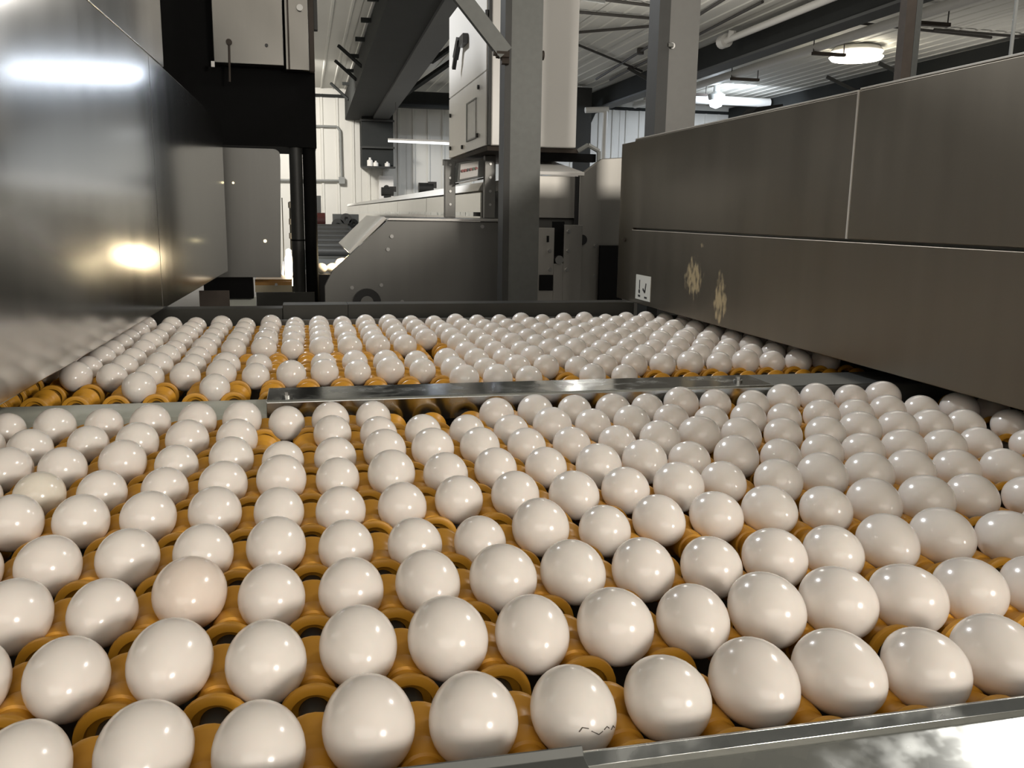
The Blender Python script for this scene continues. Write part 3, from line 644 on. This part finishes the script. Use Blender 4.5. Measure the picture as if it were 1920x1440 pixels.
# rails
t = thing('front_rail', 'galvanised front rail overexposed at the lower right corner', 'rail', (0.4, -0.08, -1.0))
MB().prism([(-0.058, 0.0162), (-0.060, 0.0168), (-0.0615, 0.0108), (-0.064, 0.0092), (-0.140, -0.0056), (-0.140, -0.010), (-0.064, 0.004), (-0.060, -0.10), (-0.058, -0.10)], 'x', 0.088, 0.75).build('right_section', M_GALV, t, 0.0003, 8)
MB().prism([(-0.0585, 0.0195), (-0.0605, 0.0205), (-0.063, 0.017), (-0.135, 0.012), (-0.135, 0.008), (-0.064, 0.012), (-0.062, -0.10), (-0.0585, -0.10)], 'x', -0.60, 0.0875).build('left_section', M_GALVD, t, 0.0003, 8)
for xx in (-0.5, 0.6): box('leg', M_DSTEEL, (xx, xx + 0.04, -0.105, -0.065, -1.0, 0.012), t)
t = thing('middle_divider', 'galvanised divider rail between the near and far egg conveyors', 'rail', (0.2, 0.77, -1.0))
part_label(MB().prism([(0.728, -0.075), (0.724, -0.012), (0.730, -0.004), (0.745, 0.0), (0.80, 0.0), (0.812, -0.006), (0.815, -0.075)], 'x', -0.95, -0.0765).build('channel', M_CHAN, t), 'pale green grey rounded channel')
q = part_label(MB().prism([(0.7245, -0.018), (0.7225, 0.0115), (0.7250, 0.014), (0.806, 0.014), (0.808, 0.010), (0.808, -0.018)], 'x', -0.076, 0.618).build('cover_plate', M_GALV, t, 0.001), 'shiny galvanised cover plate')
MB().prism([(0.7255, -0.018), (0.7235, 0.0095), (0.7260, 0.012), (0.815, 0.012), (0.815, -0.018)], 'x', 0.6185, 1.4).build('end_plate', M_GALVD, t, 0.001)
for xx, y in ((-0.051, 0.745), (0.578, 0.757)):
    MB().cyl((xx, y, 0.014), (xx, y, 0.0165), 0.0065, 14).cyl((xx, y, 0.0165), (xx, y, 0.0205), 0.004, 6).build('bolt', M_BOLT, q)
box('gap_shade_block', M_BLACK, (-0.076, 1.4, 0.728, 0.80, -0.09, -0.0185), t)  # black block paints the shade in the gap under the divider plates
for xx in (-0.9, 1.35): box('leg', M_DSTEEL, (xx, xx + 0.04, 0.75, 0.79, -1.0, -0.091 if xx > 0 else -0.076), t)
t = thing('far_rail', 'dark steel rail behind the last row of eggs on the far conveyor', 'rail', (0.2, 1.72, -1.0))
MB().box(-0.95, -0.0785, 1.70, 1.708, -0.09, 0.026).box(-0.95, -0.0785, 1.708, 1.76, 0.022, 0.026).build('left_section', M_RAILD, t, 0.001)
MB().box(-0.078, 0.0685, 1.694, 1.702, -0.09, 0.034).box(-0.078, 0.0685, 1.702, 1.76, 0.030, 0.034).build('splice_section', M_RAILD, t, 0.001)
MB().box(0.069, 0.775, 1.70, 1.708, -0.09, 0.034).box(0.069, 0.775, 1.708, 1.76, 0.030, 0.034).build('right_section', M_RAILD, t, 0.001)
part_label(MB().box(-0.10, 1.4, 1.655, 1.668, -0.07, 0.004).build('inner_strip', M_SHEETD, t), 'paler strip behind the eggs')
for xx in (-0.9, 0.70): box('leg', M_DSTEEL, (xx, xx + 0.04, 1.71, 1.75, -1.0, 0.02), t)

# ------------------------------------------------------------------ eggs
JIT = {
    0: [(-3,0,.05),(-2,-.01,.04),(-1,0,-.03),(0,.01,.08),(1,.01,.03),(2,0,-.02),(3,.02,.03),(4,.02,.02),(5,.03,.03),(6,.01,0),(7,-.01,.02)],
    1: [(-3,0,-.05),(-2,-.01,.01),(-1,0,-.05),(0,0,0),(1,.01,.01),(2,-.01,-.05),(3,0,-.02),(4,0,-.07),(5,0,-.01),(6,0,0),(7,-.01,-.02),(8,.03,.04)],
    2: [(-4,.03,0),(-3,0,-.05),(-2,-.02,.08),(-1,-.01,0),(0,.01,.02),(1,0,-.04),(2,-.01,-.04),(3,-.01,-.05),(4,-.02,-.05),(5,-.03,-.09),(6,-.02,-.05),(7,-.01,-.01),(8,.02,.05),(9,.04,.09)],
    3: [(-4,-.02,-.03),(-3,0,0),(-2,-.01,.03),(-1,0,.01),(0,.01,-.02),(1,0,-.07),(2,-.02,-.08),(3,0,.07),(4,-.01,-.04),(6,.03,.11),(7,.04,.11),(8,.04,.09),(9,.05,.12),(10,.05,.12),(11,.05,.14)],
    4: [(-5,.01,.12),(-4,-.03,.09),(-3,-.02,.08),(-2,-.01,.05),(-1,0,-.01),(6,.01,.03),(7,.02,.13),(8,0,.03),(9,.01,.07),(10,.05,.12),(11,.05,.14),(12,.05,.14)],
    5: [(-5,-.01,.01),(-4,-.01,-.01),(-3,0,-.01),(-2,-.01,.04),(-1,-.01,.07),(7,.01,.08),(8,-.02,-.01),(9,-.03,-.03),(10,.02,.08),(11,.04,.11),(12,.05,.12),(13,.04,.1),(14,.05,.14)],
    6: [(-6,.05,-.07),(-5,0,-.08),(-4,-.03,.11),(-3,0,-.07),(-2,-.01,.06),(-1,0,-.1),(8,.01,.12),(9,-.02,.03),(10,0,.03),(11,-.05,-.06),(12,-.01,.05),(13,-.01,.06),(14,.05,.13),(15,.05,.14)],
    7: [(-6,.02,-.12),(-5,-.03,.11),(-4,-.01,.02),(-3,0,-.03),(-2,-.01,.01),(0,.03,.09),(1,.01,0),(2,0,.02),(3,-.03,-.08),(4,-.04,-.12),(5,-.02,0),(6,-.02,0),(7,-.03,0),(8,.03,.08),(9,-.05,-.06),(10,-.05,-.04),(11,-.05,-.01),(12,-.04,.01),(13,-.02,.04),(14,.05,.14),(15,.05,.14)],
    8: [(-6,0,-.03),(-5,-.02,.09),(-4,-.01,.05),(-3,-.01,.12),(-2,-.01,.05),(-1,.01,-.15),(0,0,-.15),(1,.01,-.04),(4,-.04,-.14),(5,-.05,-.15),(6,-.05,-.14),(7,-.05,-.14),(8,-.05,-.09),(9,.01,.10),(10,.03,.10),(11,-.05,-.05),(12,.01,.10),(13,.03,.10),(14,.03,.10),(15,.05,.12)],
}
KNOWN = {(c, r): (dx, dy) for r, l in JIT.items() for c, dx, dy in l}
BIG = {(-2, 0):0.97,(-1, 0):0.95,(0, 0):1.0,(1, 0):0.98,(2, 0):0.96,(4, 0):1.02,(5, 0):1.02,(6, 0):0.99,(-3, 1):0.96,(-2, 1):1.01,(-1, 1):0.98,(0, 1):0.99,(1, 1):1.04,(2, 1):0.99,(3, 1):1.01,(4, 1):0.98,(5, 1):1.03,(6, 1):1.03,(7, 1):1.0,(8, 1):0.99,(-3, 2):0.91,(-2, 2):1.04,(-1, 2):0.95,(0, 2):0.95,(1, 2):0.97,(2, 2):1.02,(3, 2):0.99,(4, 2):0.98,(5, 2):0.96,(6, 2):0.99,(7, 2):0.94,(8, 2):0.99,(9, 2):1.02,(-4, 3):0.96,(-3, 3):0.96,(-2, 3):0.95,(-1, 3):0.97,(1, 3):0.91,(2, 3):0.89,(3, 3):1.01,(-3, 4):0.96,(-2, 4):0.96,(-1, 4):0.92,(-5, 5):0.93,(-4, 5):0.92,(-3, 5):0.9,(-2, 5):0.96,(-1, 5):1.01,(-4, 6):0.99,(-3, 6):0.92,(-2, 6):0.98,(-1, 6):0.92}
GONE_F = {(-1, 7), (2, 8), (3, 8), (16, 8), (17, 8)}
K0 = {-5, -3, 4, 5, 6, 8, 9}
GONE_B = {(c, 0) for c in range(-9, 18) if c not in K0} | {(c, 3) for c in range(-3, 5)} | {(4, 4), (-1, 2), (-8, 1)}
inv = CAM_ROT.transposed()
def proj(p):
    d = inv @ (Vector(p) + Vector((0, 0, Z0)) - Vector(CAM_LOC))
    if d.z > -0.05: return (-999, -999)
    return 960 + 1659.92 * d.x / -d.z, 720 - 1659.92 * d.y / -d.z
meshes = [egg_mesh('egg', M_EGG, EGG_R, EGG_L, b) for b in (0.10, 0.14, -0.08)]
spec = []                                              # (row index, column, x, y, z, scale, front?)
for front in (True, False):
    for r in range(9):
        for c in COLS:
            if (c, r) in (GONE_F if front else GONE_B): continue
            s = random.uniform(0.91, 1.02)
            dx, dy = random.uniform(-0.03, 0.03), random.uniform(-0.08, 0.08)
            if front:
                if (c, r) in KNOWN: dx, dy = KNOWN[(c, r)]
                s = BIG.get((c, r), s)
            y = (FRONT_Y if front else BACK_Y)[r] + dy * B
            dxm = dx * S * 0.4
            hh = math.sqrt((EGG_R * s + 0.0122) ** 2 - (S / 2 + abs(dxm)) ** 2)
            z = AX + hh + 0.0003
            u, v = proj((c * S, y, z))
            if not (-90 < u < 2010 and v < 1530): continue
            spec.append([r, c, c * S + dxm, y, z, s, front, u])
ORD = 'first second third fourth fifth sixth seventh eighth ninth tenth eleventh twelfth thirteenth fourteenth fifteenth sixteenth seventeenth eighteenth nineteenth twentieth'.split() + ['twenty-' + w_ for w_ in 'first second third fourth fifth sixth seventh eighth ninth'.split()]
spec.sort(key=lambda e: (not e[6], e[0], e[1]))
def dist(e): return math.dist((e[2], e[3], e[4]), (CAM_LOC[0], CAM_LOC[1], CAM_LOC[2] - Z0))
near = set(id(e) for e in sorted(spec, key=dist)[:300])
count = {}
rest = MB(); rest_src = None
base_v = [tuple(v.co) for v in egg_mesh('egg_low', None, EGG_R, EGG_L, 0.1, 24, 14).vertices]
base_f = [tuple(p.vertices) for p in bpy.data.meshes['egg_low'].polygons]
for e in spec:
    r, c, x, y, z, s, front, u = e
    count[(front, r)] = count.get((front, r), 0) + 1
    k = count[(front, r)]
    yaw, tilt = random.uniform(-7, 7), random.uniform(-4, 4)
    if id(e) not in near:
        mt = Matrix.Translation((x, y, z)) @ Matrix.Rotation(R(yaw), 4, 'Z') @ Matrix.Scale(s, 4)
        rest.add([mt @ Vector(v) for v in base_v], base_f); continue
    o = bpy.data.objects.new('egg', random.choice(meshes)); COL.objects.link(o)
    o.location = (x, y, z + Z0); o.rotation_euler = (R(tilt), 0, R(yaw)); o.scale = (s, s, s)
    if front and (c, r) == (2, 0):
        o.rotation_euler = (0, 0, 0)
        lab = 'white egg with dark hairline cracks low on its front, beside the front rail'
    elif front and (c, r) == (-2, 2):
        o.material_slots[0].link = 'OBJECT'; o.material_slots[0].material = M_EGG_PEACH
        lab = 'large peach tinted egg, %s from left in the third row' % ORD[k - 1]
    elif front and (c, r) == (-5, 5):
        o.material_slots[0].link = 'OBJECT'; o.material_slots[0].material = M_EGG_CREAM
        lab = 'yellowish cream egg near the left hood, %s from left in the sixth row' % ORD[k - 1]
    elif front: lab = 'white egg, %s from left in the %s row behind the front rail' % (ORD[k - 1], ORD[r])
    else: lab = 'small white egg, %s from left in the %s row beyond the middle divider' % (ORD[k - 1], ORD[r])
    tag(o, lab, 'egg', 'white eggs on the near conveyor' if front else 'white eggs on the far conveyor')
    if front and (c, r) == (2, 0):                     # hairline cracks drawn on the shell
        o.data = egg_mesh('egg', M_EGG, EGG_R, EGG_L, 0.0)
        ck = MB()
        for pts in ([(-.00496, -.02665, .00506), (-.00328, -.02637, .0070), (-.00012, -.02694, .00637)], [(.0012, -.0272, .0050), (.00523, -.02713, .0026), (.0075, -.02611, .00344)],
                    [(.0085, -.0256, .0039), (.01035, -.02422, .00457), (.0118, -.0235, .0030)], [(.01335, -.02245, .00133), (.0148, -.0209, .0024), (.01621, -.0193, .00022)]):
            ck.tube(pts, 0.00026, 5)
        me = ck.mesh('crack', M_CRACK, (0, 0, 0), 0); q = bpy.data.objects.new('crack', me); COL.objects.link(q); q.parent = o
if rest.v:
    o = rest.build('egg_rows', M_EGG, angle=0); o.data.polygons.foreach_set('use_smooth', [True] * len(o.data.polygons))
    tag(o, 'small white eggs filling the rearmost rows of the far conveyor', 'eggs', None, 'stuff')
